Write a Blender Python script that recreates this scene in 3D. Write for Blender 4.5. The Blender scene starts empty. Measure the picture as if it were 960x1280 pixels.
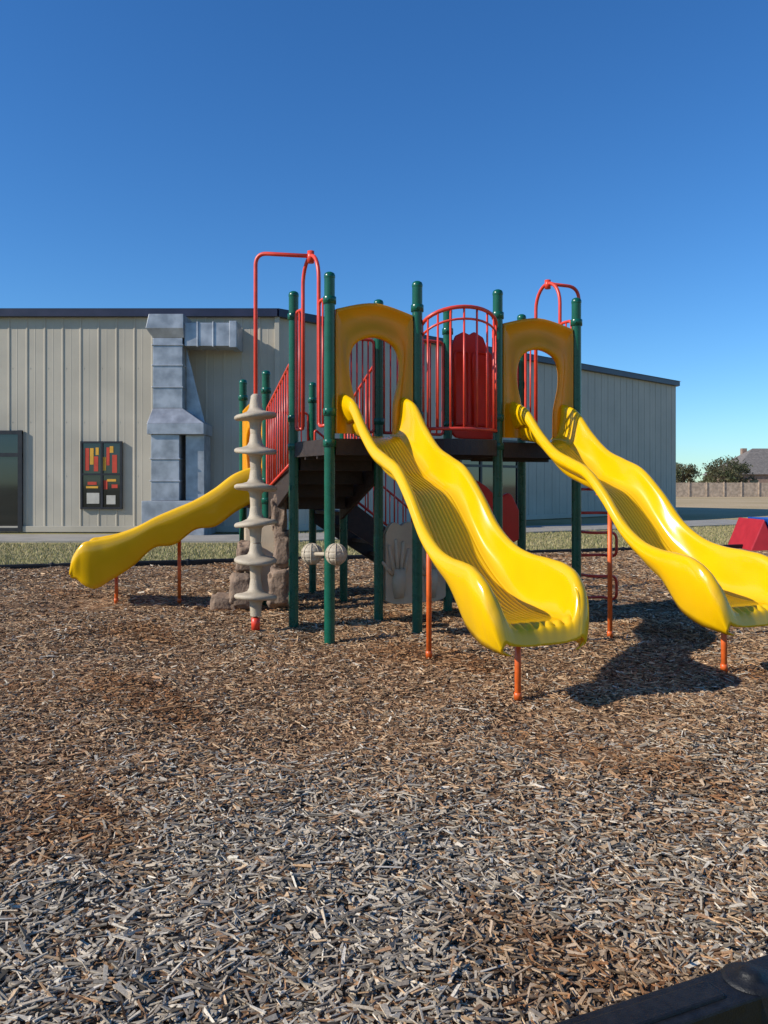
import bpy, math, random
import numpy as np
from mathutils import Vector, noise
random.seed(4); rng=np.random.default_rng(7)
scene=bpy.context.scene
V=Vector
# ------------------------------------------------------------------ materials
def mat(name,col,rough=.5,metal=0,var=.12,scale=6,bump=0,bscale=60,transl=0,coat=0,col2=None,detail=4,spec=.5):
    m=bpy.data.materials.new(name); m.use_nodes=True
    nt=m.node_tree; N=nt.nodes; L=nt.links
    p=N['Principled BSDF']; out=N['Material Output']
    tc=N.new('ShaderNodeTexCoord'); nz=N.new('ShaderNodeTexNoise')
    nz.inputs['Scale'].default_value=scale; nz.inputs['Detail'].default_value=detail
    L.new(tc.outputs['Object'],nz.inputs['Vector'])
    r=N.new('ShaderNodeValToRGB'); L.new(nz.outputs['Fac'],r.inputs['Fac'])
    c2=col2 if col2 else tuple(c*(1-var) for c in col)
    c1=tuple(min(1,c*(1+var*.5)) for c in col) if not col2 else col
    r.color_ramp.elements[0].position=.35; r.color_ramp.elements[1].position=.65
    r.color_ramp.elements[0].color=(*c2,1); r.color_ramp.elements[1].color=(*c1,1)
    L.new(r.outputs['Color'],p.inputs['Base Color'])
    p.inputs['Metallic'].default_value=metal
    mr=N.new('ShaderNodeMapRange'); mr.inputs['To Min'].default_value=max(.02,rough*.8); mr.inputs['To Max'].default_value=min(1,rough*1.25)
    L.new(nz.outputs['Fac'],mr.inputs['Value']); L.new(mr.outputs['Result'],p.inputs['Roughness'])
    p.inputs['Specular IOR Level'].default_value=spec
    if coat: p.inputs['Coat Weight'].default_value=coat; p.inputs['Coat Roughness'].default_value=.08
    if bump:
        b=N.new('ShaderNodeBump'); b.inputs['Strength'].default_value=bump; b.inputs['Distance'].default_value=.02
        n2=N.new('ShaderNodeTexNoise'); n2.inputs['Scale'].default_value=bscale; n2.inputs['Detail'].default_value=5
        L.new(tc.outputs['Object'],n2.inputs['Vector']); L.new(n2.outputs['Fac'],b.inputs['Height']); L.new(b.outputs['Normal'],p.inputs['Normal'])
    if transl:
        t=N.new('ShaderNodeBsdfTranslucent'); L.new(r.outputs['Color'],t.inputs['Color'])
        mx=N.new('ShaderNodeMixShader'); mx.inputs[0].default_value=transl
        L.new(p.outputs[0],mx.inputs[1]); L.new(t.outputs[0],mx.inputs[2]); L.new(mx.outputs[0],out.inputs['Surface'])
    return m
M_YEL=mat('yellow_plastic',(.98,.57,.002),.20,var=.05,scale=3,transl=.14,bump=.02,bscale=140,coat=.35)
M_YELP=mat('shaded_yellow_plastic',(.94,.42,.002),.3,var=.06,scale=3,transl=.32,bump=.03,bscale=140)  # same yellow plastic on entry panels, their shade and glow-through put into the colour
M_GRN=mat('green_powder_coat',(.004,.10,.06),.27,var=.15,scale=9)
M_RED=mat('red_powder_coat',(.74,.06,.03),.35,var=.15,scale=9)
M_ORG=mat('orange_powder_coat',(.75,.13,.02),.4,var=.2,scale=14)
M_REDP=mat('red_plastic',(.88,.035,.010),.35,var=.08,scale=4,transl=.38)
M_BEI=mat('beige_plastic',(.47,.39,.285),.6,var=.12,scale=12,bump=.25,bscale=90)
M_TAN=mat('tan_plastic',(.66,.52,.36),.6,var=.12,scale=5,bump=.25,bscale=90,transl=.15)
M_DECK=mat('brown_vinyl_deck',(.035,.022,.018),.55,var=.3,scale=20,bump=.3,bscale=120)
M_ROCK=mat('faux_rock',(.30,.205,.14),.8,col2=(.15,.10,.07),scale=7,bump=.7,bscale=25)
M_BLACK=mat('black_plastic',(.012,.012,.013),.5,var=.4,scale=30,bump=.2,bscale=160,spec=.35)
M_WALL=mat('beige_metal_siding',(.47,.42,.335),.5,var=.10,scale=.7,spec=.3)
M_NAVY=mat('navy_trim',(.018,.02,.05),.4,var=.2,scale=2)
M_ROOF=mat('metal_roof',(.35,.35,.34),.4,var=.1,scale=1)
M_DUCT=mat('galvanised_steel',(.40,.41,.43),.42,metal=.5,var=.3,scale=2.5)
M_GLASS=mat('dark_glass',(.012,.014,.018),.05,var=.3,scale=1,spec=.9)
M_FRAME=mat('dark_frame',(.02,.018,.02),.4,var=.2)
M_CONC=mat('concrete',(.33,.30,.255),.85,var=.15,scale=1.5,bump=.2,bscale=30)
M_PAPER=mat('paper',(.5,.47,.4),.8)
M_FENCE=mat('weathered_wood',(.48,.37,.27),.85,var=.3,scale=3)
M_HROOF=mat('asphalt_shingle',(.19,.165,.145),.9,var=.25,scale=3)
M_BRICK=mat('house_brick',(.30,.2,.15),.9,var=.2,scale=3)
M_BARK=mat('bark',(.1,.07,.05),.9,var=.3)
M_LEAF=mat('leaf_dark',(.075,.095,.04),.7,col2=(.14,.115,.06),scale=.6,transl=.25)
M_BLUE=mat('blue_plastic',(.015,.09,.42),.4,var=.1)
M_MAR=mat('maroon_plastic',(.42,.02,.03),.4,var=.1)
M_WHITE=mat('white_plastic',(.75,.75,.72),.5,var=.1)
M_REFY=mat('reflection_yellow',(.7,.36,.03),.6); M_REFR=mat('reflection_red',(.55,.05,.02),.6)  # flat colours for the reflections painted on the left window
# ------------------------------------------------------------------ builders
def root(name,loc=(0,0,0)):
    e=bpy.data.objects.new(name,None); e.location=loc; scene.collection.objects.link(e); return e
class MB:
    def __init__(s): s.v=[];s.f=[];s.sm=[]
    def add(s,v,f,smooth=False):
        o=len(s.v); s.v+= [tuple(p) for p in v]
        for q in f: s.f.append(tuple(i+o for i in q)); s.sm.append(smooth)
    def box(s,c,size,ax=None,smooth=False):
        c=V(c); X,Y,Z=ax if ax else (V((1,0,0)),V((0,1,0)),V((0,0,1)))
        vs=[c+X*(a*size[0]/2)+Y*(b*size[1]/2)+Z*(d*size[2]/2) for a in(-1,1) for b in(-1,1) for d in(-1,1)]
        s.add(vs,[(0,1,3,2),(4,6,7,5),(0,4,5,1),(2,3,7,6),(0,2,6,4),(1,5,7,3)],smooth)
    def tube(s,pts,r,seg=12,cap=True):
        pts=[V(p) for p in pts]; n=len(pts)
        T=[]
        for i in range(n):
            a=pts[max(0,i-1)];b=pts[min(n-1,i+1)]; T.append((b-a).normalized())
        ref=V((0,0,1)) if abs(T[0].z)<.9 else V((1,0,0))
        N=(ref-T[0]*ref.dot(T[0])).normalized(); vs=[]
        for i in range(n):
            N=(N-T[i]*N.dot(T[i])).normalized(); Bn=T[i].cross(N)
            rr=r[i] if hasattr(r,'__len__') else r
            for k in range(seg):
                t=2*math.pi*k/seg; vs.append(pts[i]+N*(rr*math.cos(t))+Bn*(rr*math.sin(t)))
        fs=[(i*seg+k,i*seg+(k+1)%seg,(i+1)*seg+(k+1)%seg,(i+1)*seg+k) for i in range(n-1) for k in range(seg)]
        s.add(vs,fs,True)
        if cap:
            o=len(s.v)-n*seg
            s.f.append(tuple(o+k for k in reversed(range(seg)))); s.sm.append(False)
            s.f.append(tuple(o+(n-1)*seg+k for k in range(seg))); s.sm.append(False)
    def lathe(s,c,prof,seg=32,tilt=(0,0)):
        c=V(c); vs=[]
        for r,z in prof:
            for k in range(seg):
                t=2*math.pi*k/seg; x=r*math.cos(t);y=r*math.sin(t)
                vs.append(c+V((x,y,z+x*tilt[0]+y*tilt[1])))
        n=len(prof)
        s.add(vs,[(i*seg+k,i*seg+(k+1)%seg,(i+1)*seg+(k+1)%seg,(i+1)*seg+k) for i in range(n-1) for k in range(seg)],True)
    def poly_prism(s,pts2,z0,z1):
        n=len(pts2); vs=[(x,y,z0) for x,y in pts2]+[(x,y,z1) for x,y in pts2]
        s.add(vs,[tuple(reversed(range(n))),tuple(range(n,2*n))]+[(i,(i+1)%n,n+(i+1)%n,n+i) for i in range(n)])
    def obj(s,name,m,parent=None,bevel=0):
        me=bpy.data.meshes.new(name); me.from_pydata(s.v,[],s.f); me.update()
        me.polygons.foreach_set('use_smooth',s.sm)
        import bmesh
        bm=bmesh.new(); bm.from_mesh(me); bmesh.ops.recalc_face_normals(bm,faces=bm.faces); bm.to_mesh(me); bm.free()
        me.materials.append(m)
        o=bpy.data.objects.new(name,me); scene.collection.objects.link(o)
        if parent: o.parent=parent
        if bevel:
            b=o.modifiers.new('bevel','BEVEL'); b.width=bevel; b.segments=2; b.limit_method='ANGLE'
        return o
def cat(pts,k=8):
    P=[V(p) for p in pts]; P=[P[0]*2-P[1]]+P+[P[-1]*2-P[-2]]; out=[]
    for i in range(1,len(P)-2):
        a,b,c,d=P[i-1:i+3]
        for j in range(k):
            t=j/k; out.append(.5*((2*b)+(c-a)*t+(2*a-5*b+4*c-d)*t*t+(3*b-a-3*c+d)*t**3))
    out.append(P[-2]); return out
def herm(xs,ys,x):
    xs=np.array(xs,float);ys=np.array(ys,float); x=np.asarray(x,float)
    m=np.gradient(ys,xs); i=np.clip(np.searchsorted(xs,x)-1,0,len(xs)-2)
    h=xs[i+1]-xs[i]; t=np.clip((x-xs[i])/h,0,1)
    return (2*t**3-3*t**2+1)*ys[i]+(t**3-2*t**2+t)*h*m[i]+(-2*t**3+3*t**2)*ys[i+1]+(t**3-t**2)*h*m[i+1]
def fillet(pts,r=.1,k=6):
    P=[V(p) for p in pts]; out=[P[0]]
    for i in range(1,len(P)-1):
        a=(P[i-1]-P[i]);b=(P[i+1]-P[i]); ra=min(r,a.length*.49,b.length*.49)
        p0=P[i]+a.normalized()*ra;p1=P[i]+b.normalized()*ra
        for j in range(k+1):
            t=j/k; out.append(p0*(1-t)**2+P[i]*2*t*(1-t)+p1*t*t)
    out.append(P[-1]); return out
PITS=((1.1,4.95,.55,.05),(2.95,5.7,.6,.05),(-3.8,9.9,.5,.05))
def gh(x,y):   # mulch height
    x=np.asarray(x,float);y=np.asarray(y,float)
    h=.020*np.sin(1.3*x+.6*y+1)+.016*np.sin(2.1*y-1.1*x)+.012*np.sin(3.7*x+2.3*y+2)+.007*np.sin(7*x-5*y)
    for cx,cy,r,d in PITS:
        q=np.sqrt((x-cx)**2+(y-cy)**2)
        h=h-d*np.exp(-q*q/(r*r))+.45*d*np.exp(-(q-r*1.5)**2/.05)
    return h
# ------------------------------------------------------------------ ground
GZ=-.12
gm=MB(); gm.add([(-1500,-1500,GZ),(1500,-1500,GZ),(1500,3000,GZ),(-1500,3000,GZ)],[(0,1,2,3)])
M_GRASS=bpy.data.materials.new('dry_grass'); M_GRASS.use_nodes=True
nt=M_GRASS.node_tree;N=nt.nodes;L=nt.links;p=N['Principled BSDF'];p.inputs['Roughness'].default_value=.95;p.inputs['Specular IOR Level'].default_value=.1
tc=N.new('ShaderNodeTexCoord');n1=N.new('ShaderNodeTexNoise');n1.inputs['Scale'].default_value=.12;n1.inputs['Detail'].default_value=8
n2=N.new('ShaderNodeTexNoise');n2.inputs['Scale'].default_value=14;n2.inputs['Detail'].default_value=6
L.new(tc.outputs['Object'],n1.inputs['Vector']);L.new(tc.outputs['Object'],n2.inputs['Vector'])
def ramp2(c0,c1):
    r1=N.new('ShaderNodeValToRGB');r1.color_ramp.elements[0].position=.38;r1.color_ramp.elements[1].position=.6
    r1.color_ramp.elements[0].color=(*c0,1);r1.color_ramp.elements[1].color=(*c1,1);L.new(n1.outputs['Fac'],r1.inputs['Fac']);return r1
ra_=ramp2((.25,.225,.095),(.37,.31,.15)); rb_=ramp2((.48,.36,.20),(.58,.43,.26))
sx=N.new('ShaderNodeSeparateXYZ');L.new(tc.outputs['Object'],sx.inputs[0])
my=N.new('ShaderNodeMapRange');my.inputs['From Min'].default_value=30;my.inputs['From Max'].default_value=48;L.new(sx.outputs['Y'],my.inputs['Value'])
mg=N.new('ShaderNodeMixRGB');L.new(my.outputs['Result'],mg.inputs[0]);L.new(ra_.outputs[0],mg.inputs[1]);L.new(rb_.outputs[0],mg.inputs[2])
mx=N.new('ShaderNodeMixRGB');mx.blend_type='MULTIPLY';mx.inputs[0].default_value=.5
r2=N.new('ShaderNodeValToRGB');r2.color_ramp.elements[0].position=.35;r2.color_ramp.elements[0].color=(.55,.55,.45,1);r2.color_ramp.elements[1].position=.65
L.new(n2.outputs['Fac'],r2.inputs['Fac']);L.new(mg.outputs['Color'],mx.inputs[1]);L.new(r2.outputs['Color'],mx.inputs[2]);L.new(mx.outputs[0],p.inputs['Base Color'])
gm.obj('ground',M_GRASS)
near=lambda x:1.72+.435*x
far=lambda x:16.4+.32*x
# mulch bed sheet
M_MUL=bpy.data.materials.new('mulch_bed'); M_MUL.use_nodes=True
nt=M_MUL.node_tree;N=nt.nodes;L=nt.links;p=N['Principled BSDF'];p.inputs['Roughness'].default_value=.95;p.inputs['Specular IOR Level'].default_value=.1
tc=N.new('ShaderNodeTexCoord');mp=N.new('ShaderNodeMapping');mp.inputs['Scale'].default_value=(1,1,.2);L.new(tc.outputs['Object'],mp.inputs['Vector'])
wn=N.new('ShaderNodeTexNoise');wn.inputs['Scale'].default_value=9;L.new(mp.outputs[0],wn.inputs['Vector'])
vo=N.new('ShaderNodeTexVoronoi');vo.inputs['Scale'].default_value=34
ad=N.new('ShaderNodeMixRGB');ad.blend_type='ADD';ad.inputs[0].default_value=.3;L.new(mp.outputs[0],ad.inputs[1]);L.new(wn.outputs['Color'],ad.inputs[2]);L.new(ad.outputs[0],vo.inputs['Vector'])
sp=N.new('ShaderNodeSeparateColor');L.new(vo.outputs['Color'],sp.inputs[0])
r=N.new('ShaderNodeValToRGB');cr=r.color_ramp
cr.elements[0].color=(.07,.037,.02,1);cr.elements[0].position=.1
cr.elements[1].color=(.52,.35,.21,1);cr.elements[1].position=1
e=cr.elements.new(.45);e.color=(.24,.135,.07,1);e=cr.elements.new(.75);e.color=(.37,.23,.13,1)
L.new(sp.outputs[0],r.inputs['Fac']);L.new(r.outputs['Color'],p.inputs['Base Color'])
b=N.new('ShaderNodeBump');b.inputs['Strength'].default_value=.7;b.inputs['Distance'].default_value=.03
L.new(sp.outputs[1],b.inputs['Height']);L.new(b.outputs[0],p.inputs['Normal'])
nx,ny=300,260
xs=np.linspace(-14,16,nx);tt=np.linspace(0,1,ny)**1.3
X,T=np.meshgrid(xs,tt); Y=near(X)+(far(X)-near(X))*T; Z=gh(X,Y)
vv=np.stack([X,Y,Z],-1).reshape(-1,3)
idx=np.arange(nx*ny).reshape(ny,nx)
ff=np.stack([idx[:-1,:-1],idx[:-1,1:],idx[1:,1:],idx[1:,:-1]],-1).reshape(-1,4)
def np_mesh(name,v,f,m,smooth=False,cols=None):
    me=bpy.data.meshes.new(name); me.vertices.add(len(v)); me.vertices.foreach_set('co',v.astype(np.float32).ravel())
    k=f.shape[1]; me.loops.add(f.size); me.loops.foreach_set('vertex_index',f.astype(np.int32).ravel())
    me.polygons.add(len(f)); me.polygons.foreach_set('loop_start',np.arange(0,f.size,k,dtype=np.int32))
    me.polygons.foreach_set('use_smooth',np.full(len(f),smooth)); 
    if cols is not None:
        a=me.color_attributes.new('Col','FLOAT_COLOR','POINT'); a.data.foreach_set('color',cols.astype(np.float32).ravel())
    me.update(calc_edges=True); me.materials.append(m)
    o=bpy.data.objects.new(name,me); scene.collection.objects.link(o); return o
np_mesh('mulch_bed',vv,ff,M_MUL,True)
# wood chips
M_CHIP=bpy.data.materials.new('wood_chip'); M_CHIP.use_nodes=True
nt=M_CHIP.node_tree;N=nt.nodes;L=nt.links;p=N['Principled BSDF'];p.inputs['Roughness'].default_value=.85;p.inputs['Specular IOR Level'].default_value=.15
at=N.new('ShaderNodeAttribute');at.attribute_name='Col'
tc=N.new('ShaderNodeTexCoord');nz=N.new('ShaderNodeTexNoise');nz.inputs['Scale'].default_value=180;L.new(tc.outputs['Object'],nz.inputs['Vector'])
rr=N.new('ShaderNodeMapRange');rr.inputs['From Min'].default_value=.3;rr.inputs['From Max'].default_value=.7;rr.inputs['To Min'].default_value=.7;rr.inputs['To Max'].default_value=1.2;L.new(nz.outputs['Fac'],rr.inputs['Value'])
mm=N.new('ShaderNodeVectorMath');mm.operation='SCALE';L.new(at.outputs['Color'],mm.inputs[0]);L.new(rr.outputs['Result'],mm.inputs['Scale']);L.new(mm.outputs[0],p.inputs['Base Color'])
px=[];py=[]
for y0,y1,den in((1.2,3.5,4300),(3.5,6,2900),(6,9.5,1500),(9.5,18,380)):
    W=.55*y1+1.2; n=int((y1-y0)*2*W*den)
    x=rng.uniform(-W,W,n);y=rng.uniform(y0,y1,n)
    k=(np.abs(x)<.53*y+1.0)&(y>near(x)+.02)&(y<far(x)-.05)
    for cx,cy,r0,d0 in PITS:   # worn patches under slide exits
        k&=~((np.hypot(x-cx,(y-cy)*.9)<r0*.9)&(rng.uniform(0,1,n)<.45))
    px.append(x[k]);py.append(y[k])
px=np.concatenate(px);py=np.concatenate(py);n=len(px)
big=1+np.clip((py-5)/12,0,.6)
ln=rng.gamma(5,.0088,n).clip(.016,.11)*big; wd=rng.gamma(6,.0019,n).clip(.005,.022)*big; th=rng.uniform(.002,.005,n)*big
yaw=rng.uniform(0,2*np.pi,n);pit=rng.normal(0,.17,n);rol=rng.normal(0,.28,n)
cy,sy,cp,spn,crr,sr=np.cos(yaw),np.sin(yaw),np.cos(pit),np.sin(pit),np.cos(rol),np.sin(rol)
ax=np.stack([cy*cp,sy*cp,spn],-1)
ay=np.stack([-sy*crr-cy*spn*sr, cy*crr-sy*spn*sr, cp*sr],-1)
az=np.cross(ax,ay)
pz=gh(px,py)+rng.uniform(.0,.018,n)+.3*np.abs(spn)*ln*.5
c=np.stack([px,py,pz],-1)
tap1=rng.uniform(.15,1,n);tap2=rng.uniform(.3,1,n);sk=rng.uniform(-.25,.25,n);bend=rng.normal(0,.05,n)
vv=np.empty((n,8,3))
i=0
for sx,tp in((-1,tap1),(1,tap2)):
    for syy in(-1,1):
        for sz in(-1,1):
            vv[:,i]=c+ax*((sx*.5+syy*sk*.3)*ln)[:,None]+ay*(syy*.5*wd*tp)[:,None]+az*(sz*.5*th+bend*ln*.5*sx)[:,None]; i+=1
q=np.array([(1,5,7,3),(0,1,3,2),(4,6,7,5),(0,4,5,1),(2,3,7,6)])
ff=(np.arange(n)[:,None,None]*8+q[None]).reshape(-1,4)
pal_g=np.array([(.54,.455,.345),(.42,.35,.26),(.68,.585,.455),(.24,.195,.15),(.50,.40,.285)])
pal_b=np.array([(.52,.33,.18),(.35,.205,.11),(.64,.44,.26),(.18,.10,.055),(.43,.24,.125)])
nzv=np.sin(px*1.7+np.sin(py*1.3)*1.5)*np.cos(py*1.1+px*.5)
g=np.clip(.95-(py-2.4)/3.0+.3*nzv,.14,.88)
isg=rng.uniform(0,1,n)<g; ci=rng.integers(0,5,n)
col=np.where(isg[:,None],pal_g[ci],pal_b[ci])*rng.uniform(.6,1.22,n)[:,None]
dark=rng.uniform(0,1,n)<.12; col[dark]*=.35
nz2=np.sin(px*2.3+1.3*np.sin(py*.9+1))+np.sin(py*2.9+px*1.1)+.5*np.sin(px*6.1+py*4.3)+rng.normal(0,.25,n)
pt=nz2>1.35; col[pt]=col[pt]*np.array([.84,.70,.58])
cols=np.ones((n,8,4)); cols[:,:,:3]=col[:,None,:].clip(0,.8)
np_mesh('wood_chip_mulch',vv.reshape(-1,3),ff,M_CHIP,False,cols.reshape(-1,4))
# dry grass blades beyond the border
n=90000
gx=rng.uniform(-14,17,n);gy=far(gx)+.25+rng.uniform(0,1,n)**1.3*11
hh=rng.uniform(.03,.08,n);an=rng.uniform(0,6.28,n);w=rng.uniform(.006,.014,n)
v=np.empty((n,3,3)); base=np.stack([gx,gy,np.full(n,GZ)],-1); d=np.stack([np.cos(an),np.sin(an),np.zeros(n)],-1)
v[:,0]=base-d*w[:,None];v[:,1]=base+d*w[:,None];v[:,2]=base+np.stack([rng.normal(0,.02,n),rng.normal(0,.02,n),hh],-1)
pg=np.array([(.42,.35,.18),(.32,.29,.12),(.22,.23,.09),(.50,.41,.23)])[rng.integers(0,4,n)]
cols=np.ones((n,3,4));cols[:,:,:3]=pg[:,None]
keep=~((gy>22)&(gy<26)&(gx<-2.5))
np_mesh('lawn_grass',v[keep].reshape(-1,3),np.arange(keep.sum()*3).reshape(-1,3),M_CHIP,False,cols[keep].reshape(-1,4))
# sidewalks
s=MB(); s.poly_prism([(-30,22.4),(-2.9,22.4),(17,33.4),(15.5,36.4),(-3.6,25.4),(-30,25.4)],GZ-.05,-.07); s.obj('sidewalk',M_CONC)
# ------------------------------------------------------------------ borders
def border(name,p0,p1,h,th,seglen=1.2,z0=-.1,stake=True):
    R=root(name); a=V((*p0,0));b2=V((*p1,0));D=(b2-a);Ln=D.length;D.normalize();Nn=V((-D.y,D.x,0));up=V((0,0,1))
    m=MB();k=int(Ln/seglen)+1
    for i in range(k):
        c0=a+D*(i*seglen); 
        m.box(c0+D*(seglen/2-.01)+up*((h+z0)/2),(seglen-.03,th,h-z0),(D,Nn,up))
        m.box(c0+D*(seglen/2)+up*(h*.62),(seglen-.2,th+.012,h*.18),(D,Nn,up))
        m.box(c0+D*(seglen/2)+up*(h+.001),(seglen-.26,th*.55,.014),(D,Nn,up))
    m.obj('timber',M_BLACK,R,bevel=.018)
    if stake:
        m=MB()
        for i in range(k+1):
            c0=a+D*(i*seglen-.01)
            m.lathe(c0,[(th*.56,z0),(th*.56,h-.006),(th*.53,h+.004),(th*.45,h+.009),(.03,h+.01),(.028,h+.02),(.02,h+.025),(0,h+.026)],28)
        m.obj('stake_joint',M_BLACK,R)
    return R
D=V((1,.435)).normalized()
st=V((.98,1.72+.435*.98-.02)); st=st-D*1.2*3
border('playground_border',(st.x,st.y),(st.x+D.x*14,st.y+D.y*14),.19,.13)
border('playground_border',(-14,far(-14)),(16,far(16)),.07,.12,stake=True)
# ------------------------------------------------------------------ playground structure
PS=root('playground_structure')
A=V((-.526,7.73,0));C=V((.336,8.079,0));D_=V((1.198,8.427,0));E=V((2.116,8.80,0))
Bp=V((-.96,8.50,0));F=V((-.06,8.88,0));G=V((.74,9.3,0));H=V((1.66,9.65,0))
P1=V((-1.92,10.9,0));P2=V((-1.48,10.05,0));P3=V((-.52,10.3,0));P4=V((-1.0,11.2,0))
up=V((0,0,1))
DZ=1.95; LZ=1.35
pm=MB();cm=MB()
def post(p,h,collars=()):
    r=.052
    pm.lathe(p,[(r,-.1),(r,h-.06),(r*1.02,h-.055),(r*1.06,h-.05),(r*1.06,h-.03),(r*.9,h-.008),(r*.5,h+.004),(0,h+.006)],24)
    for z in collars:
        cm.lathe(p+up*z,[(r,-.035),(r+.012,-.033),(r+.013,.03),(r+.01,.035),(r,.036)],24)
        d=V((random.uniform(-1,1),-1,0)).normalized()
        cm.tube([p+up*z+d*.05,p+up*z+d*.075],.011,8)
for p in(A,C,D_,E,Bp,F,G,H): post(p,3.55,(1.9,2.2,3.28))
for p in(P1,P2,P3,P4): post(p,2.93,(1.3,1.55,2.68))
pm.obj('posts',M_GRN,PS);cm.obj('post_collars',M_GRN,PS)
def lerp(a,b,t): return a+(b-a)*t
dk=MB()
def deck(ps,z,t=.09):
    dk.poly_prism([(p.x,p.y) for p in ps],z-t,z)
    for i in range(len(ps)):
        a,b=ps[i],ps[(i+1)%len(ps)]
        d=(b-a).normalized(); nn=V((-d.y,d.x,0))
        dk.box((a+b)/2+up*(z-.085),((b-a).length-.12,.03,.15),(d,nn,up))
deck([A,C,F,Bp],DZ);deck([D_,E,H,G],DZ);deck([P2,P3,P4,P1],LZ)
uu=(D_-C).normalized(); nn_=V((uu.y,-uu.x,0))
cen=(C+D_)/2; half=(D_-C).length/2-.05
arc=[cen+uu*(half*math.cos(t))+nn_*(.27*math.sin(t)) for t in np.linspace(math.pi,0,19)]
dk.poly_prism([(p.x,p.y) for p in arc]+[(G.x,G.y),(F.x,F.y)],DZ-.10,DZ-.002)
for a,b in zip(arc[:-1],arc[1:]):
    d=(b-a).normalized(); dk.box((a+b)/2+up*(DZ-.07),((b-a).length+.004,.02,.16),(d,V((-d.y,d.x,0)),up))
for q0,q1 in((lerp(A,Bp,.33),lerp(C,F,.33)),(lerp(A,Bp,.66),lerp(C,F,.66)),(lerp(D_,G,.5),lerp(E,H,.5))):
    d=(q1-q0).normalized(); dk.box((q0+q1)/2+up*(DZ-.14),((q1-q0).length,.04,.1),(d,V((-d.y,d.x,0)),up))
dk.obj('decks',M_DECK,PS)
stp=MB()
e0=(lerp(Bp,F,.08),lerp(Bp,F,.92)); e1=(lerp(P2,P3,.08),lerp(P2,P3,.92))
ns=4
for i in range(ns):
    t0=i/ns;t1=(i+1)/ns; z=DZ-(DZ-LZ)*(i+.5)/ns-.05
    a=lerp(e0[0],e1[0],t0);b=lerp(e0[1],e1[1],t0);c2=lerp(e0[1],e1[1],t1);d2=lerp(e0[0],e1[0],t1)
    stp.poly_prism([(a.x,a.y),(b.x,b.y),(c2.x,c2.y),(d2.x,d2.y)],z-.17,z)
for k in(0,1):
    a=e0[k];b=e1[k]; o=.03*(1 if k else -1)
    q=V((o,0,0)); x0=a+q;x1=b+q
    vs=[x0+up*(DZ-.42),x1+up*(LZ-.3),x1+up*(LZ+.06),x0+up*(DZ+.05)]
    vs=vs+[v_+V((.035*(1 if k else -1),0,0)) for v_ in vs]
    stp.add(vs,[(0,1,2,3),(7,6,5,4),(0,4,5,1),(1,5,6,2),(2,6,7,3),(3,7,4,0)])
sd=V((.93,.36,0)).normalized(); a0=lerp(P3,P4,.08);a1=lerp(P3,P4,.92)
nst=6;run=.27
for i in range(nst):
    z=LZ-.2*(i+1)
    a=a0+sd*(run*i);b=a1+sd*(run*i);c2=a1+sd*(run*(i+1));d2=a0+sd*(run*(i+1))
    stp.poly_prism([(a.x,a.y),(b.x,b.y),(c2.x,c2.y),(d2.x,d2.y)],z-.05,z)
for q0 in(a0,a1):
    side=(a0-a1).normalized()*(1 if q0 is a0 else -1)*.03
    x0=q0+side;x1=q0+side+sd*run*nst
    vs=[x0+up*(LZ-.38),x1+up*(-.08),x1+up*.2,x0+up*(LZ+.02)]
    vs+= [v_+side for v_ in vs]
    stp.add(vs,[(0,1,2,3),(7,6,5,4),(0,4,5,1),(1,5,6,2),(2,6,7,3),(3,7,4,0)])
stp.obj('stairs',M_DECK,PS)
rl=MB()
def barrier(a,b,z0,z1,nb,z0b=None,z1b=None,r=.017,rb=.010):
    z0b=z0 if z0b is None else z0b; z1b=z1 if z1b is None else z1b
    rl.tube(fillet([a+up*z0,a+up*z1,b+up*z1b,b+up*z0b,a+up*z0],.05),r,10)
    for i in range(1,nb+1):
        t=i/(nb+1); p=lerp(a,b,t); rl.tube([p+up*(z0+(z0b-z0)*t),p+up*(z1+(z1b-z1)*t)],rb,8)
def lin(a,b,t0,t1): return lerp(a,b,t0),lerp(a,b,t1)
for (a,b) in((A,Bp),(E,H)):
    barrier(*lin(a,b,.08,.27),2.08,3.32,1);barrier(*lin(a,b,.73,.92),2.08,3.32,1)
    q0=lerp(a,b,.28);q1=lerp(a,b,.72);m_=lerp(a,b,.5)
    d=(q1-q0)/2
    pts=[q0+up*2.1,q0+up*3.45]+[m_-d*math.cos(t)+up*(3.55+.27*math.sin(t)) for t in np.linspace(0,math.pi,15)]+[q1+up*3.45,q1+up*2.1]
    rl.tube(pts,.02,12)
barrier(*lin(F,G,.07,.93),2.08,3.15,8)
barrier(*lin(Bp,F,.60,.94),2.08,3.10,4)
barrier(*lin(G,H,.62,.94),2.08,3.15,3)
barrier(lerp(Bp,P2,.05)+V((-.02,0,0)),lerp(Bp,P2,.95),1.72,2.80,9,1.45,2.45)
barrier(lerp(F,P3,.05),lerp(F,P3,.95),1.72,2.88,9,1.45,2.45)
barrier(*lin(P1,P4,.07,.93),1.45,2.5,8)
for q0 in(a0,a1):
    barrier(q0,q0+sd*run*nst,LZ+.1,LZ+.92,12,.22,1.0)
z0=2.06
bow=[p for p in arc]
def topz(i): return 3.12+.16*math.sin(math.pi*i/18)
rl.tube([p+up*z0 for p in bow],.017,10)
rl.tube([p+up*topz(i) for i,p in enumerate(bow)],.02,10)
rl.tube([p+up*(topz(i)-.12) for i,p in enumerate(bow)],.012,8)
for i in range(0,19,2): rl.tube([bow[i]+up*z0,bow[i]+up*(topz(i) if i in(0,18) else topz(i)-.01)],.017 if i in (0,18) else .011,8)
mR=lerp(E,H,.5); pR=V((2.29,9.40,0))
rl.tube(fillet([mR+up*3.82,pR+up*3.82,pR+up*-.05],.16,8),.02,12)
rl.tube([mR+up*3.76,mR+up*3.86],.035,12)
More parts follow.
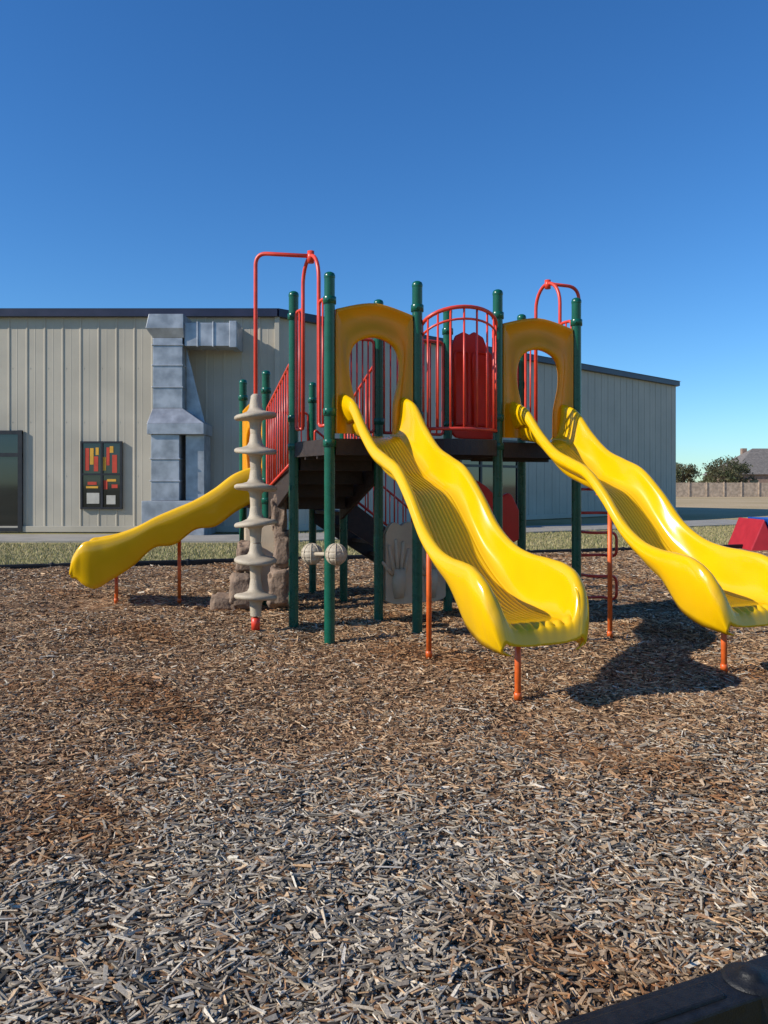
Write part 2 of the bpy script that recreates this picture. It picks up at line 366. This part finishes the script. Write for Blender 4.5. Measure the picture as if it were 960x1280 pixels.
for i,z in enumerate((.45,.95,1.45)):
    o=V((.30,.10,0)); s1=V((-.14,.34,0))*.9
    rl.tube(fillet([pR+up*z,pR-s1*.8+up*z,pR-s1*.8+o+up*z,pR-s1*.8+o+up*(z-.28),pR+o+up*(z-.28),pR+up*(z-.28)],.09,6),.017,10)
rl.obj('railings',M_RED,PS)
def entry_panel(a,b,z0,name,s=1.0,parent=PS):
    m=MB(); ctr=(a+b)/2; d=(b-a).normalized(); nv=V((d.y,-d.x,0)); hw=(b-a).length/2-.055
    inn=cat([(-.20,.03,0),(-.205,.3,0),(-.225,.42,0),(-.265,.60,0),(-.262,.78,0),(-.19,.92,0),(0,.985,0),(.19,.92,0),(.262,.78,0),(.265,.60,0),(.225,.42,0),(.205,.3,0),(.20,.03,0)],6)
    out=cat([(-hw,.03,0),(-hw,.35,0),(-hw,.7,0),(-hw,1.0,0),(-hw+.005,1.20,0),(-hw+.05,1.245,0),(0,1.32,0),(hw-.05,1.245,0),(hw-.005,1.20,0),(hw,1.0,0),(hw,.7,0),(hw,.35,0),(hw,.03,0)],6)
    n=len(inn); T=.028
    def P(q,off): return ctr+d*(q.x*1)+up*(z0+q.y*s)+nv*off
    W=lambda f,off:[P(inn[i]*(1-f)+out[i]*f,off) for i in range(n)]
    rings=[W(0,-T),W(0,T*.7),W(.06,T),W(.28,T),W(.34,T*.4),W(.86,T*.4),W(.9,T),W(.98,T),W(1,T*.7),W(1,-T)]
    vs=[v_ for r_ in rings for v_ in r_]; R_=len(rings)
    fs=[(k*n+i,k*n+i+1,((k+1)%R_)*n+i+1,((k+1)%R_)*n+i) for k in range(R_) for i in range(n-1)]
    m.add(vs,fs,True)
    return m.obj(name,M_YELP,parent)
entry_panel(A,C,DZ+.02,'entry_panel_1');entry_panel(D_,E,DZ+.02,'entry_panel_2')
entry_panel(P1,P2,LZ+.02,'entry_panel_3',.92)
def plate(a,b,zs,name,m_,th=.05,parent=PS,smooth=True):
    m=MB(); d=(b-a).normalized(); nv=V((d.y,-d.x,0))
    T=[q[0] for q in zs]; ts=np.linspace(T[0],T[-1],48)
    f_=herm if smooth else (lambda xs,ys,x:np.interp(x,xs,ys))
    zb_=f_(T,[q[1] for q in zs],ts);zt=f_(T,[q[2] for q in zs],ts)
    vs=[]
    for i,t in enumerate(ts):
        p=lerp(a,b,t); vs+=[p+up*zb_[i]+nv*th/2,p+up*zt[i]+nv*th/2,p+up*zt[i]-nv*th/2,p+up*zb_[i]-nv*th/2]
    n=len(ts); fs=[(i*4+k,i*4+(k+1)%4,(i+1)*4+(k+1)%4,(i+1)*4+k) for i in range(n-1) for k in range(4)]+[(0,1,2,3),((n-1)*4+3,(n-1)*4+2,(n-1)*4+1,(n-1)*4)]
    m.add(vs,fs); return m.obj(name,m_,parent,bevel=.012)
plate(G,H,[(.05,2.10,3.12),(.10,2.05,3.24),(.20,2.04,3.29),(.28,2.04,3.26),(.34,2.04,3.30),(.46,2.04,3.24),(.52,2.04,3.10),(.60,2.04,3.02),(.66,2.1,2.9)],'red_play_panel',M_REDP,smooth=False)
rp=MB(); d=(H-G).normalized(); nv=V((d.y,-d.x,0))
for t,w_ in((.17,.09),(.42,.10)):
    c0=lerp(G,H,t)+nv*.03
    rp.tube(fillet([c0-d*w_+up*2.2,c0-d*w_+up*3.05,c0+d*w_+up*3.05,c0+d*w_+up*2.2,c0-d*w_+up*2.2],.05),.016,8)
rp.obj('red_panel_relief',M_REDP,PS)
plate(G+V((.1,-.15,0)),H+V((0,-.1,0)),[(.12,.75,1.45),(.2,.7,1.54),(.38,.7,1.50),(.6,.72,1.36),(.8,.8,1.38),(.92,.85,1.2)],'red_seat_panel',M_REDP)
zs=[(i/40,.16+.05*(abs(i/20-1)**6),1.04+.045*abs(math.sin(i/40*math.pi*4))-.10*(abs(i/20-1)**10)) for i in range(41)]
plate(lerp(F,G,.08),lerp(F,G,.95),zs,'handprint_panel',M_TAN,.07,smooth=False)
hm=MB(); d=(G-F).normalized(); nv=V((d.y,-d.x,0))
for cx,cz,sc in((.26,.50,.95),(.72,.48,.95)):
    c0=lerp(F,G,cx)+up*cz+nv*.04
    hm.tube([c0-up*.28*sc,c0-up*.1*sc,c0+up*.06],[.06*sc,.085*sc,.08*sc],14)
    for off,ang,l in((-.085,-42,.20),(-.06,-12,.34),(-.02,-3,.40),(.025,5,.37),(.065,14,.29)):
        a_=math.radians(ang); dr=d*math.sin(a_)+up*math.cos(a_); c1=c0+d*off*sc
        hm.tube([c1,c1+dr*l*.5*sc,c1+dr*l*sc,c1+dr*(l+.018)*sc],[.026,.023,.021,.008],10)
hm.obj('handprint_relief',M_TAN,PS)
bm_=MB()
def ball(c,r):
    prof=[(r*math.sin(t)*(.95 if (int(t*7)%4==0) else 1),-r*math.cos(t)) for t in np.linspace(0,math.pi,61)]
    bm_.lathe(c,prof,28)
    for k in range(4):
        a=k*math.pi/4
        bm_.tube([V(c)+V((math.cos(a)*math.cos(t),math.sin(a)*math.cos(t),math.sin(t)))*r for t in np.linspace(0,2*math.pi,40)],.006,6,False)
b1=V((-.73,8.10,.80));b2_=V((-.455,7.60,.84))
ball(b1,.105);ball(b2_,.10)
bm_.tube([b1,b2_],.02,10); bm_.obj('play_balls',M_BEI,PS)
# ------------------------------------------------------------------ slides
def slide(name,org,dr,Lg,xs,bed,rail,skirt_b,supports,amp_w=.009):
    R=root(name); dr=V((*dr,0)).normalized(); sd_=V((-dr.y,dr.x,0))
    NS=190
    ss=np.concatenate([np.linspace(-.03,Lg-.25,NS-70),np.linspace(Lg-.246,Lg,70)])
    bz=herm(xs,bed,ss);rz=herm(xs,rail,ss);kb=herm(xs,skirt_b,ss)
    cp=[(0,0,.0),(.10,0,0),(.17,0,.002),(.215,.05,.006),(.250,.22,.006),(.276,.58,.0),(.294,.87,.0),(.306,.985,.0),(.326,1.0,.012),(.348,1.0,.0),(.362,.96,-.03)]
    tI=np.arange(len(cp)); ti=np.concatenate([np.linspace(0,2.5,44,endpoint=False),np.linspace(2.5,10,40)])
    ct=herm(tI,[c_[0] for c_ in cp],ti);cf=herm(tI,[c_[1] for c_ in cp],ti);co=herm(tI,[c_[2] for c_ in cp],ti)
    wsc=herm([0,Lg*.6,Lg-.4,Lg-.14,Lg-.05,Lg-.015,Lg],[.96,.99,1.10,1.13,1.06,.97,.90],np.clip(ss,0,Lg))
    K=len(ti); nsk=7
    full=[]
    for side in(-1,1):
        arr=np.zeros((len(ss),K+nsk,2))
        for j in range(K):
            amp=np.clip((ss-.15)/.3,0,1)*np.clip((Lg-.12-ss)/.1,0,1)
            gr=-.005*(.5+.5*math.cos(2*math.pi*ct[j]/.036))*(1 if ct[j]<.19 else 0)*amp
            sc=amp_w*np.sin(ss*2*math.pi/.62+.6)*math.sin(math.pi*min(1,max(0,(cf[j]-.03)/.9)))
            arr[:,j,0]=side*(ct[j]*wsc+ sc); arr[:,j,1]=bz*(1-cf[j])+rz*cf[j]+co[j]+gr
        lipm=np.exp(-((ss-(Lg-.07))/.035)**2)
        for j in range(K):
            if ct[j]<.3: arr[:,j,1]+=lipm*.012*math.cos(2*math.pi*ct[j]/.075)
        tE=arr[:,K-1,0];zE=arr[:,K-1,1]
        for j in range(nsk):
            f=(j+1)/nsk; arr[:,K+j,0]=tE+side*(.004-.075*f*f); arr[:,K+j,1]=zE*(1-f)+np.minimum(kb,zE-.01)*f
        full.append(arr)
    arr=np.concatenate([full[0][:,::-1],full[1][:,1:]],1)
    nr,nc=arr.shape[:2]
    o=np.array(org);Dv=np.array(dr);Sv=np.array(sd_)
    vv=np.zeros((nr,nc,3)); vv[:,:,:2]=o[None,None,:2]+ss[:,None,None]*Dv[None,None,:2]+arr[:,:,0:1]*Sv[None,None,:2]; vv[:,:,2]=arr[:,:,1]
    idx=np.arange(nr*nc).reshape(nr,nc)
    ff=np.stack([idx[:-1,:-1],idx[:-1,1:],idx[1:,1:],idx[1:,:-1]],-1).reshape(-1,4)
    ob=np_mesh('chute',vv.reshape(-1,3),ff,M_YEL,True); ob.parent=R
    sol=ob.modifiers.new('thick','SOLIDIFY'); sol.thickness=.012; sol.offset=-1
    m=MB()
    for s_,lat in supports:
        p=V(org)+dr*s_+sd_*lat; zt=float(herm(xs,bed,[s_])[0])-.016
        g0=float(gh(p.x,p.y))
        m.tube([V((p.x,p.y,g0-.1)),V((p.x,p.y,zt))],.023,14)
        m.box((p.x,p.y,zt-.02),(.28,.06,.02),(sd_,dr,up))
        m.lathe(V((p.x,p.y,g0+.02)),[(.024,.05),(.028,.048),(.028,.0),(.024,0)],14)
    m.obj('supports',M_ORG,R)
    return R
X1=[0,.25,.5,.75,1,1.25,1.5,1.75,2,2.2,2.42,2.60,2.70,2.77,2.82,2.85,2.87]
bed=[1.97,1.92,1.76,1.59,1.50,1.40,1.18,.93,.75,.65,.59,.575,.57,.565,.55,.52,.44]
rail=[2.36,2.26,2.02,1.83,1.73,1.63,1.42,1.16,1.01,.96,.94,.91,.86,.79,.70,.60,.46]
sk=[2.1,2.1,1.88,1.70,1.61,1.52,1.30,1.03,.86,.74,.52,.45,.43,.42,.41,.40,.40]
mid1=(A+C)/2;mid2=(D_+E)/2
slide('playground_slide',mid1,(.402,-.916),2.87,X1,bed,rail,sk,((1.15,.02),(2.5,.035)))
slide('playground_slide',mid2,(.402,-.916),2.87,X1,bed,rail,sk,((1.15,.02),(2.5,.035)))
X2=[0,.25,.5,.75,1,1.25,1.5,1.75,1.95,2.07,2.14,2.19,2.22]
bed2=[1.37,1.28,1.14,1.02,.90,.77,.62,.53,.50,.49,.48,.46,.42]
rail2=[1.72,1.62,1.43,1.28,1.17,1.06,.93,.84,.80,.77,.68,.58,.45]
sk2=[1.30,1.16,.98,.94,.76,.72,.50,.34,.24,.30,.36,.37,.38]
slide('playground_slide',(P1+P2)/2,(-.975,-.22),2.22,X2,bed2,rail2,sk2,((.95,0),(1.72,0)),.016)
# ------------------------------------------------------------------ disc climber
DC=root('disc_climber'); cb=V((-1.33,8.29,0)); m=MB()
for i,z in enumerate((2.20,1.84,1.46,1.09,.71,.33)):
    t=i*2.1; m.lathe(cb+up*z,[(.055,.19),(.06,.16),(.068,.10),(.088,.065),(.14,.045),(.20,.034),(.218,.02),(.220,0),(.205,-.016),(.15,-.018),(.085,-.026),(.065,-.05),(.058,-.12),(.055,-.19)],36,(.09*math.cos(t),.09*math.sin(t)))
m.lathe(cb+up*2.39,[(.055,-.02),(.05,.03),(.03,.05),(.02,.052)],24)
m.obj('discs',M_BEI,DC)
m=MB(); mL=lerp(A,Bp,.5)
m.tube(fillet([cb+up*-.1,cb+up*3.9,mL+up*3.82],.13,8),.021,12)
m.tube([mL+up*3.75,mL+up*3.87],.035,12); m.lathe(cb,[(.03,0),(.045,.0),(.045,.12),(.03,.125)],16)
m.obj('pole',M_RED,DC)
# ------------------------------------------------------------------ rock climber
RK=root('rock_climber')
def rock(c,sz,seed,k):
    import bmesh
    bm=bmesh.new(); bmesh.ops.create_icosphere(bm,subdivisions=4,radius=1)
    for v_ in bm.verts:
        p=v_.co.copy(); q=V([math.copysign(abs(a)**.55,a) for a in p])
        dd=1+.22*noise.noise(p*1.6+V((seed,0,0)))+.12*noise.noise(p*3+V((0,seed,0)))
        cell=noise.cell(p*2.5+V((seed,seed,0)))*.07
        v_.co=V((q.x*sz[0],q.y*sz[1],q.z*sz[2]))*(dd+cell)+V(c)
    me=bpy.data.meshes.new('stone'); bm.to_mesh(me); bm.free(); me.polygons.foreach_set('use_smooth',[True]*len(me.polygons)); me.materials.append(M_ROCK)
    o=bpy.data.objects.new('stone_%d'%k,me); scene.collection.objects.link(o); o.parent=RK
for k,(c_,sz) in enumerate([((-1.25,9.6,1.15),(.09,.14,.22)),((-1.20,9.6,.72),(.12,.16,.22)),((-1.22,9.5,.28),(.15,.2,.24)),((-1.68,9.8,.62),(.12,.15,.20)),((-1.72,9.8,.22),(.17,.18,.2)),((-1.98,9.95,.03),(.17,.15,.12))]): rock(c_,sz,k*3.1,k)
rock((1.38,9.9,.82),(.17,.16,.15),22,7)
m=MB(); m.box((-1.49,9.95,.55),(.5,.06,.95)); m.obj('climber_back_panel',M_TAN,RK,bevel=.03)
# ------------------------------------------------------------------ building
BD=root('metal_building')
CR=V((-3.6,26.8,0)); RE=V((16.6,45.5,0)); LE=V((-30,26.8,0)); HT=7.2
def wall(a,b,h,name):
    d=(b-a).normalized(); nv=V((d.y,-d.x,0)); Ln=(b-a).length; m=MB()
    prof=[];x=0
    while x<Ln:
        prof+=[(x,0),(x+.02,.022),(x+.06,.022),(x+.08,0),(x+.29,0),(x+.305,.006),(x+.32,0)]; x+=.6
    prof=[q for q in prof if q[0]<=Ln]+[(Ln,0)]
    vs=[]
    for x,o in prof:
        p=a+d*x+nv*o; vs+=[p+up*-.1,p+up*h]
    m.add(vs,[(2*i,2*i+2,2*i+3,2*i+1) for i in range(len(prof)-1)])
    # screw rows
    k=0
    for z in(1.8,3.6,5.4):
        x=.15
        while x<Ln:
            m.box(a+d*x+nv*.004+up*z,(.025,.012,.025),(d,nv,up)); x+=.6
    return m.obj(name,M_WALL,BD),d,nv
_,d1,n1_=wall(LE,CR,HT,'wall_left'); _,d2,n2_=wall(CR,RE,HT,'wall_right')
wall(RE,RE+V((-18,20,0)),HT,'wall_end')
m=MB()
def band(a,b,z,h,th,off,mb):
    d=(b-a).normalized(); nv=V((d.y,-d.x,0)); mb.box((a+b)/2+nv*off+up*z,((b-a).length+.1,th,h),(d,nv,up))
band(LE,CR,HT+.03,.25,.22,.11,m);band(CR,RE,HT+.03,.25,.22,.11,m);band(RE,RE+V((-18,20,0)),HT+.03,.25,.22,.11,m)
m.obj('fascia',M_NAVY,BD)
m=MB(); RP=[(-30,26.6),(-3.5,26.6),(16.9,45.4),(-1.2,65.5),(-30,60)]
m.add([(x,y,HT+.17) for x,y in RP]+[(-12,44,HT+.45)],[(0,1,5),(1,2,5),(2,3,5),(3,4,5),(4,0,5)])
m.obj('roof',M_ROOF,BD)
m=MB(); band(LE,CR,.02,.2,.05,.05,m);band(CR,RE,.02,.2,.05,.05,m)
m.box(CR+up*3.6+V((.03,-.05,0)),(.16,.12,7.2)); m.obj('corner_trim',M_WALL,BD,bevel=.01)
def opening(base,d,nv,x0,x1,z0,z1,bars_v,bars_h,name,fr=.08):
    g=MB();f=MB(); c_=base+d*((x0+x1)/2)+up*((z0+z1)/2)
    g.box(c_+nv*.055,(x1-x0,.02,z1-z0),(d,nv,up)); g.obj(name+'_glass',M_GLASS,BD)
    for x in [x0,x1]+bars_v: f.box(base+d*x+nv*.07+up*((z0+z1)/2),(fr,.09,z1-z0+fr),(d,nv,up))
    for z in [z0,z1]+bars_h: f.box(base+d*((x0+x1)/2)+nv*.072+up*z,(x1-x0+fr,.08,fr*.9),(d,nv,up))
    f.obj(name+'_frame',M_FRAME,BD)
O0=V((0,26.8,0))
opening(O0,V((1,0,0)),V((0,-1,0)),-14.6,-12.15,.0,3.25,[-13.1],[2.5],'door',.14)
opening(O0,V((1,0,0)),V((0,-1,0)),-10.1,-8.78,.72,2.92,[-9.42],[1.85],'window',.07)
tq=(V((4.46,34.3,0))-CR).dot(d2)
opening(CR,d2,n2_,tq-1.9,tq+1.9,0,3.4,[tq-.6,tq+.7],[2.3],'side_door',.12)
m=MB(); m.box((-9.72,26.725,1.05),(.42,.012,.36)); m.box((-9.12,26.725,1.0),(.3,.012,.3)); m.box((-13.8,26.725,.9),(.8,.012,.25)); m.obj('window_papers',M_PAPER,BD)
m=MB()  # red patches standing in for reflections in the window glass
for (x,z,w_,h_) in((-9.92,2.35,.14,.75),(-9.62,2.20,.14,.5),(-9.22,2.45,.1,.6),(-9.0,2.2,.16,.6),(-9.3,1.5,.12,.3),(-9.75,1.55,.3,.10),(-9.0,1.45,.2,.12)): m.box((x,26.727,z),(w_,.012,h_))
m.obj('window_reflection_red',M_REFR,BD)
m=MB()  # yellow patches standing in for reflections in the window glass
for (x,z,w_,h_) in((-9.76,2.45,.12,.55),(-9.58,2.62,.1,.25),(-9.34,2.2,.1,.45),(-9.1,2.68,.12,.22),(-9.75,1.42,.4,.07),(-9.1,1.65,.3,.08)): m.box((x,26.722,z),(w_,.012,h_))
m.obj('window_reflection_yellow',M_REFY,BD)
# duct
DT=root('ventilation_duct'); m=MB()
def dbox(x0,x1,y0,y1,z0,z1): m.box(((x0+x1)/2,(y0+y1)/2,(z0+z1)/2),(x1-x0,y1-y0,z1-z0))
dbox(-7.40,-6.45,25.6,26.5,3.95,6.2)
m.add([(-7.4,25.6,6.2),(-6.4,25.6,6.2),(-6.4,26.5,6.2),(-7.4,26.5,6.2),(-7.6,25.5,6.5),(-6.4,25.5,6.5),(-6.4,26.6,6.5),(-7.6,26.6,6.5),(-7.5,25.5,6.95),(-6.4,25.5,6.95),(-6.4,26.6,6.95),(-7.5,26.6,6.95)],
 [(0,1,5,4),(1,2,6,5),(2,3,7,6),(3,0,4,7),(4,5,9,8),(5,6,10,9),(6,7,11,10),(7,4,8,11),(8,9,10,11),(0,3,2,1)])
dbox(-6.40,-4.95,25.65,26.45,5.95,6.7)
dbox(-4.95,-4.72,25.6,26.5,5.9,6.75)
m.add([(-7.4,25.6,3.95),(-6.45,25.6,3.95),(-6.45,26.5,3.95),(-7.4,26.5,3.95),(-7.5,25.3,3.45),(-5.7,25.3,3.45),(-5.7,26.6,3.45),(-7.5,26.6,3.45)],[(0,1,5,4),(1,2,6,5),(2,3,7,6),(3,0,4,7),(0,3,2,1),(4,5,6,7)])
dbox(-7.5,-5.7,25.3,26.6,3.1,3.448)
dbox(-7.4,-6.5,25.4,26.5,1.0,3.098)
dbox(-6.35,-5.75,25.6,26.5,1.0,3.096)
dbox(-7.55,-5.6,24.9,26.6,-.1,.998)
for z in(4.6,5.3,5.95): dbox(-7.43,-6.42,25.57,26.53,z,z+.05)
for z in(1.6,2.3): dbox(-7.43,-6.47,25.37,26.53,z,z+.05)
for x in(-6.0,-5.5): dbox(x,x+.05,25.62,26.48,5.92,6.73)
dbox(-4.95,-4.72,26.5,26.85,5.95,6.7)
m.obj('duct',M_DUCT,DT,bevel=.012)
m=MB(); m.add([(-6.42,26.0,5.95),(-6.42,26.04,5.95),(-5.72,26.04,3.1),(-5.72,26.0,3.1),(-6.42,26.0,3.1),(-6.42,26.04,3.1)],[(0,3,4),(1,5,2),(0,1,2,3),(0,4,5,1),(3,2,5,4)])  # added sheet in the shape of the duct's diagonal shadow, not a duct part
m.obj('duct_shadow_plate',M_DUCT,DT)
# ------------------------------------------------------------------ distance
FN=root('wooden_fence'); m=MB(); x=24
while x<110:
    m.box((x,106+(x-24)*.06,.84+random.uniform(-.02,.02)),(.14,.02,1.9)); x+=.155
for z in(.3,1.4): m.box((67,106+43*.06+.06,z),(86,.05,.09),(V((1,.06,0)).normalized(),V((-.06,1,0)).normalized(),up))
x=24
while x<110: m.box((x,106+(x-24)*.06-.05,.9),(.12,.1,2.0)); x+=2.4
m.obj('pickets',M_FENCE,FN)
def house(x,y,w,dp,eh,rh):
    R=root('brick_house',(x,y,0)); m=MB(); m.box((0,0,eh/2),(w,dp,eh)); m.obj('walls',M_BRICK,R)
    m=MB(); o=.5;a,b=w/2+o,dp/2+o; rr_=w/2-dp/2
    m.add([(-a,-b,eh),(a,-b,eh),(a,b,eh),(-a,b,eh),(-rr_,0,eh+rh),(rr_,0,eh+rh)],[(0,1,5,4),(1,2,5),(2,3,4,5),(3,0,4),(0,3,2,1)])
    m.add([(w*.1,-b-1.5,eh),(w*.42,-b-1.5,eh),(w*.26,-b-1.5,eh+rh*.7),(w*.1,0,eh),(w*.42,0,eh),(w*.26,0,eh+rh*.7)],[(0,1,2),(0,2,5,3),(1,4,5,2)])
    m.obj('roof',M_HROOF,R); m=MB(); m.box((-w*.2,dp*.15,eh+rh*.9),(.9,.9,1.2)); m.obj('chimney',M_BRICK,R)
    m=MB()
    for xx in(-w*.3,-w*.1,w*.26): m.box((xx,-dp/2-.02,1.7),(1.4,.06,1.4))
    m.obj('windows',M_GLASS,R)
house(73,152,19,13,3.4,5.0);house(95,160,18,13,3.6,4.6);house(120,158,20,13,3.6,5);house(42,185,16,12,3.6,3)
def tree(x,y,h,w,seed):
    rs=np.random.default_rng(seed); R=root('tree',(x,y,0)); m=MB()
    m.tube([(0,0,-.1),(.1,0,h*.3),(.0,.1,h*.7)],[h*.035,h*.025,h*.008],8)
    for k in range(6):
        a=k*1.05;m.tube([(0,0,h*.25+k*.05*h),(math.cos(a)*w*.3,math.sin(a)*w*.3,h*.5+k*.05*h)],[h*.012,h*.004],6)
    m.obj('trunk',M_BARK,R)
    cl=rs.normal(0,1,(30,3)); cl/=np.linalg.norm(cl,axis=1)[:,None]; cl*=rs.uniform(.3,1,(30,1))**.5
    cl=cl*np.array([w/2*.9,w/2*.9,h*.40])+np.array([0,0,h*.55])
    n=2600; ci=rs.integers(0,30,n); pts=cl[ci]+rs.normal(0,1,(n,3))*np.array([w,w,h*.8])*.07
    v=pts[:,None,:]+rs.normal(0,.13,(n,3,3))
    o=np_mesh('crown',v.reshape(-1,3),np.arange(n*3).reshape(-1,3),M_LEAF); o.parent=R
for i,(x,y,h,w) in enumerate([(46.5,124,4.9,4.5),(51,120,6.2,6),(54.5,123,5.4,5),(49,135,5.6,5),(58,140,4.6,5),(84,130,6.5,6),(100,135,7,7),(44,138,6,5)]): tree(x,y,h,w,i)
n=26000; x=rng.uniform(-300,420,n); hgt=5+2.5*np.sin(x*.05)+1.8*np.sin(x*.17+1)
v0=np.stack([x,rng.uniform(255,262,n),rng.uniform(0,1,n)*hgt],-1); v=v0[:,None,:]+rng.normal(0,.7,(n,3,3))
np_mesh('distant_treeline',v.reshape(-1,3),np.arange(n*3).reshape(-1,3),M_LEAF)
# small wedge climber at right
WG=root('play_wedge',(8.62,18.6,-.1)); m=MB()
m.add([(-.12,0,0),(.50,-.1,0),(.20,-.05,.80),(-.12,1.3,0),(.50,1.3,0),(.20,1.3,.80)],[(0,1,2),(3,5,4),(0,2,5,3),(1,4,5,2)]); m.obj('maroon_end',M_MAR,WG,bevel=.02)
m=MB(); m.add([(.23,-.12,.82),(1.7,-.35,.80),(2.2,-.42,.02),(.60,-.16,.02),(.23,.9,.82),(1.7,.9,.80),(2.2,.9,.02),(.60,.9,.02)],[(0,3,2,1),(4,5,6,7),(0,1,5,4),(1,2,6,5),(2,3,7,6),(3,0,4,7)]); m.obj('blue_side',M_BLUE,WG,bevel=.02)
m=MB(); m.box((1.3,-.38,.18),(1.3,.06,.26)); m.obj('maroon_skirt',M_MAR,WG,bevel=.02)
m=MB()
for i in range(6): m.lathe(V((.76+i*.16,-.43,.42)),[(0,.03),(.025,.02),(.03,0),(.025,-.02),(0,-.03)],12)
m.obj('white_dots',M_WHITE,WG)
# ------------------------------------------------------------------ light, sky, camera
hd=V((.94,.34,0)).normalized(); el=math.radians(31)
ld=V((hd.x*math.cos(el),hd.y*math.cos(el),-math.sin(el)))
sl=bpy.data.lights.new('sun','SUN'); sl.energy=5.0; sl.angle=math.radians(.5); sl.color=(1,.94,.83)
so=bpy.data.objects.new('sun',sl); so.rotation_euler=ld.to_track_quat('-Z','Y').to_euler(); so.location=(-20,-6,15); scene.collection.objects.link(so)
w=bpy.data.worlds.new('World'); scene.world=w; w.use_nodes=True; nt=w.node_tree
bg=nt.nodes['Background']; sky=nt.nodes.new('ShaderNodeTexSky'); sky.sky_type='NISHITA'; sky.sun_disc=False
sky.sun_elevation=el; sky.sun_rotation=math.atan2(-hd.x,-hd.y)%(2*math.pi); sky.ozone_density=2.5; sky.air_density=1.0; sky.dust_density=.1
hs=nt.nodes.new('ShaderNodeHueSaturation'); hs.inputs['Saturation'].default_value=1.22
tn=nt.nodes.new('ShaderNodeMixRGB'); tn.blend_type='MULTIPLY'; tn.inputs[0].default_value=1; tn.inputs[2].default_value=(.58,.86,1.12,1)
nt.links.new(sky.outputs[0],hs.inputs['Color']); nt.links.new(hs.outputs[0],tn.inputs[1]); nt.links.new(tn.outputs[0],bg.inputs['Color']); bg.inputs['Strength'].default_value=.135
cam=bpy.data.cameras.new('camera'); co_=bpy.data.objects.new('camera',cam); scene.collection.objects.link(co_)
co_.location=(0,0,1.5); co_.rotation_euler=(math.radians(90),0,0)
cam.sensor_fit='VERTICAL'; cam.sensor_height=36; cam.lens=28.125; cam.shift_y=-34/1280; cam.clip_end=6000; cam.clip_start=.05
scene.camera=co_
scene.view_settings.view_transform='Standard'; scene.view_settings.look='None'; scene.view_settings.exposure=0
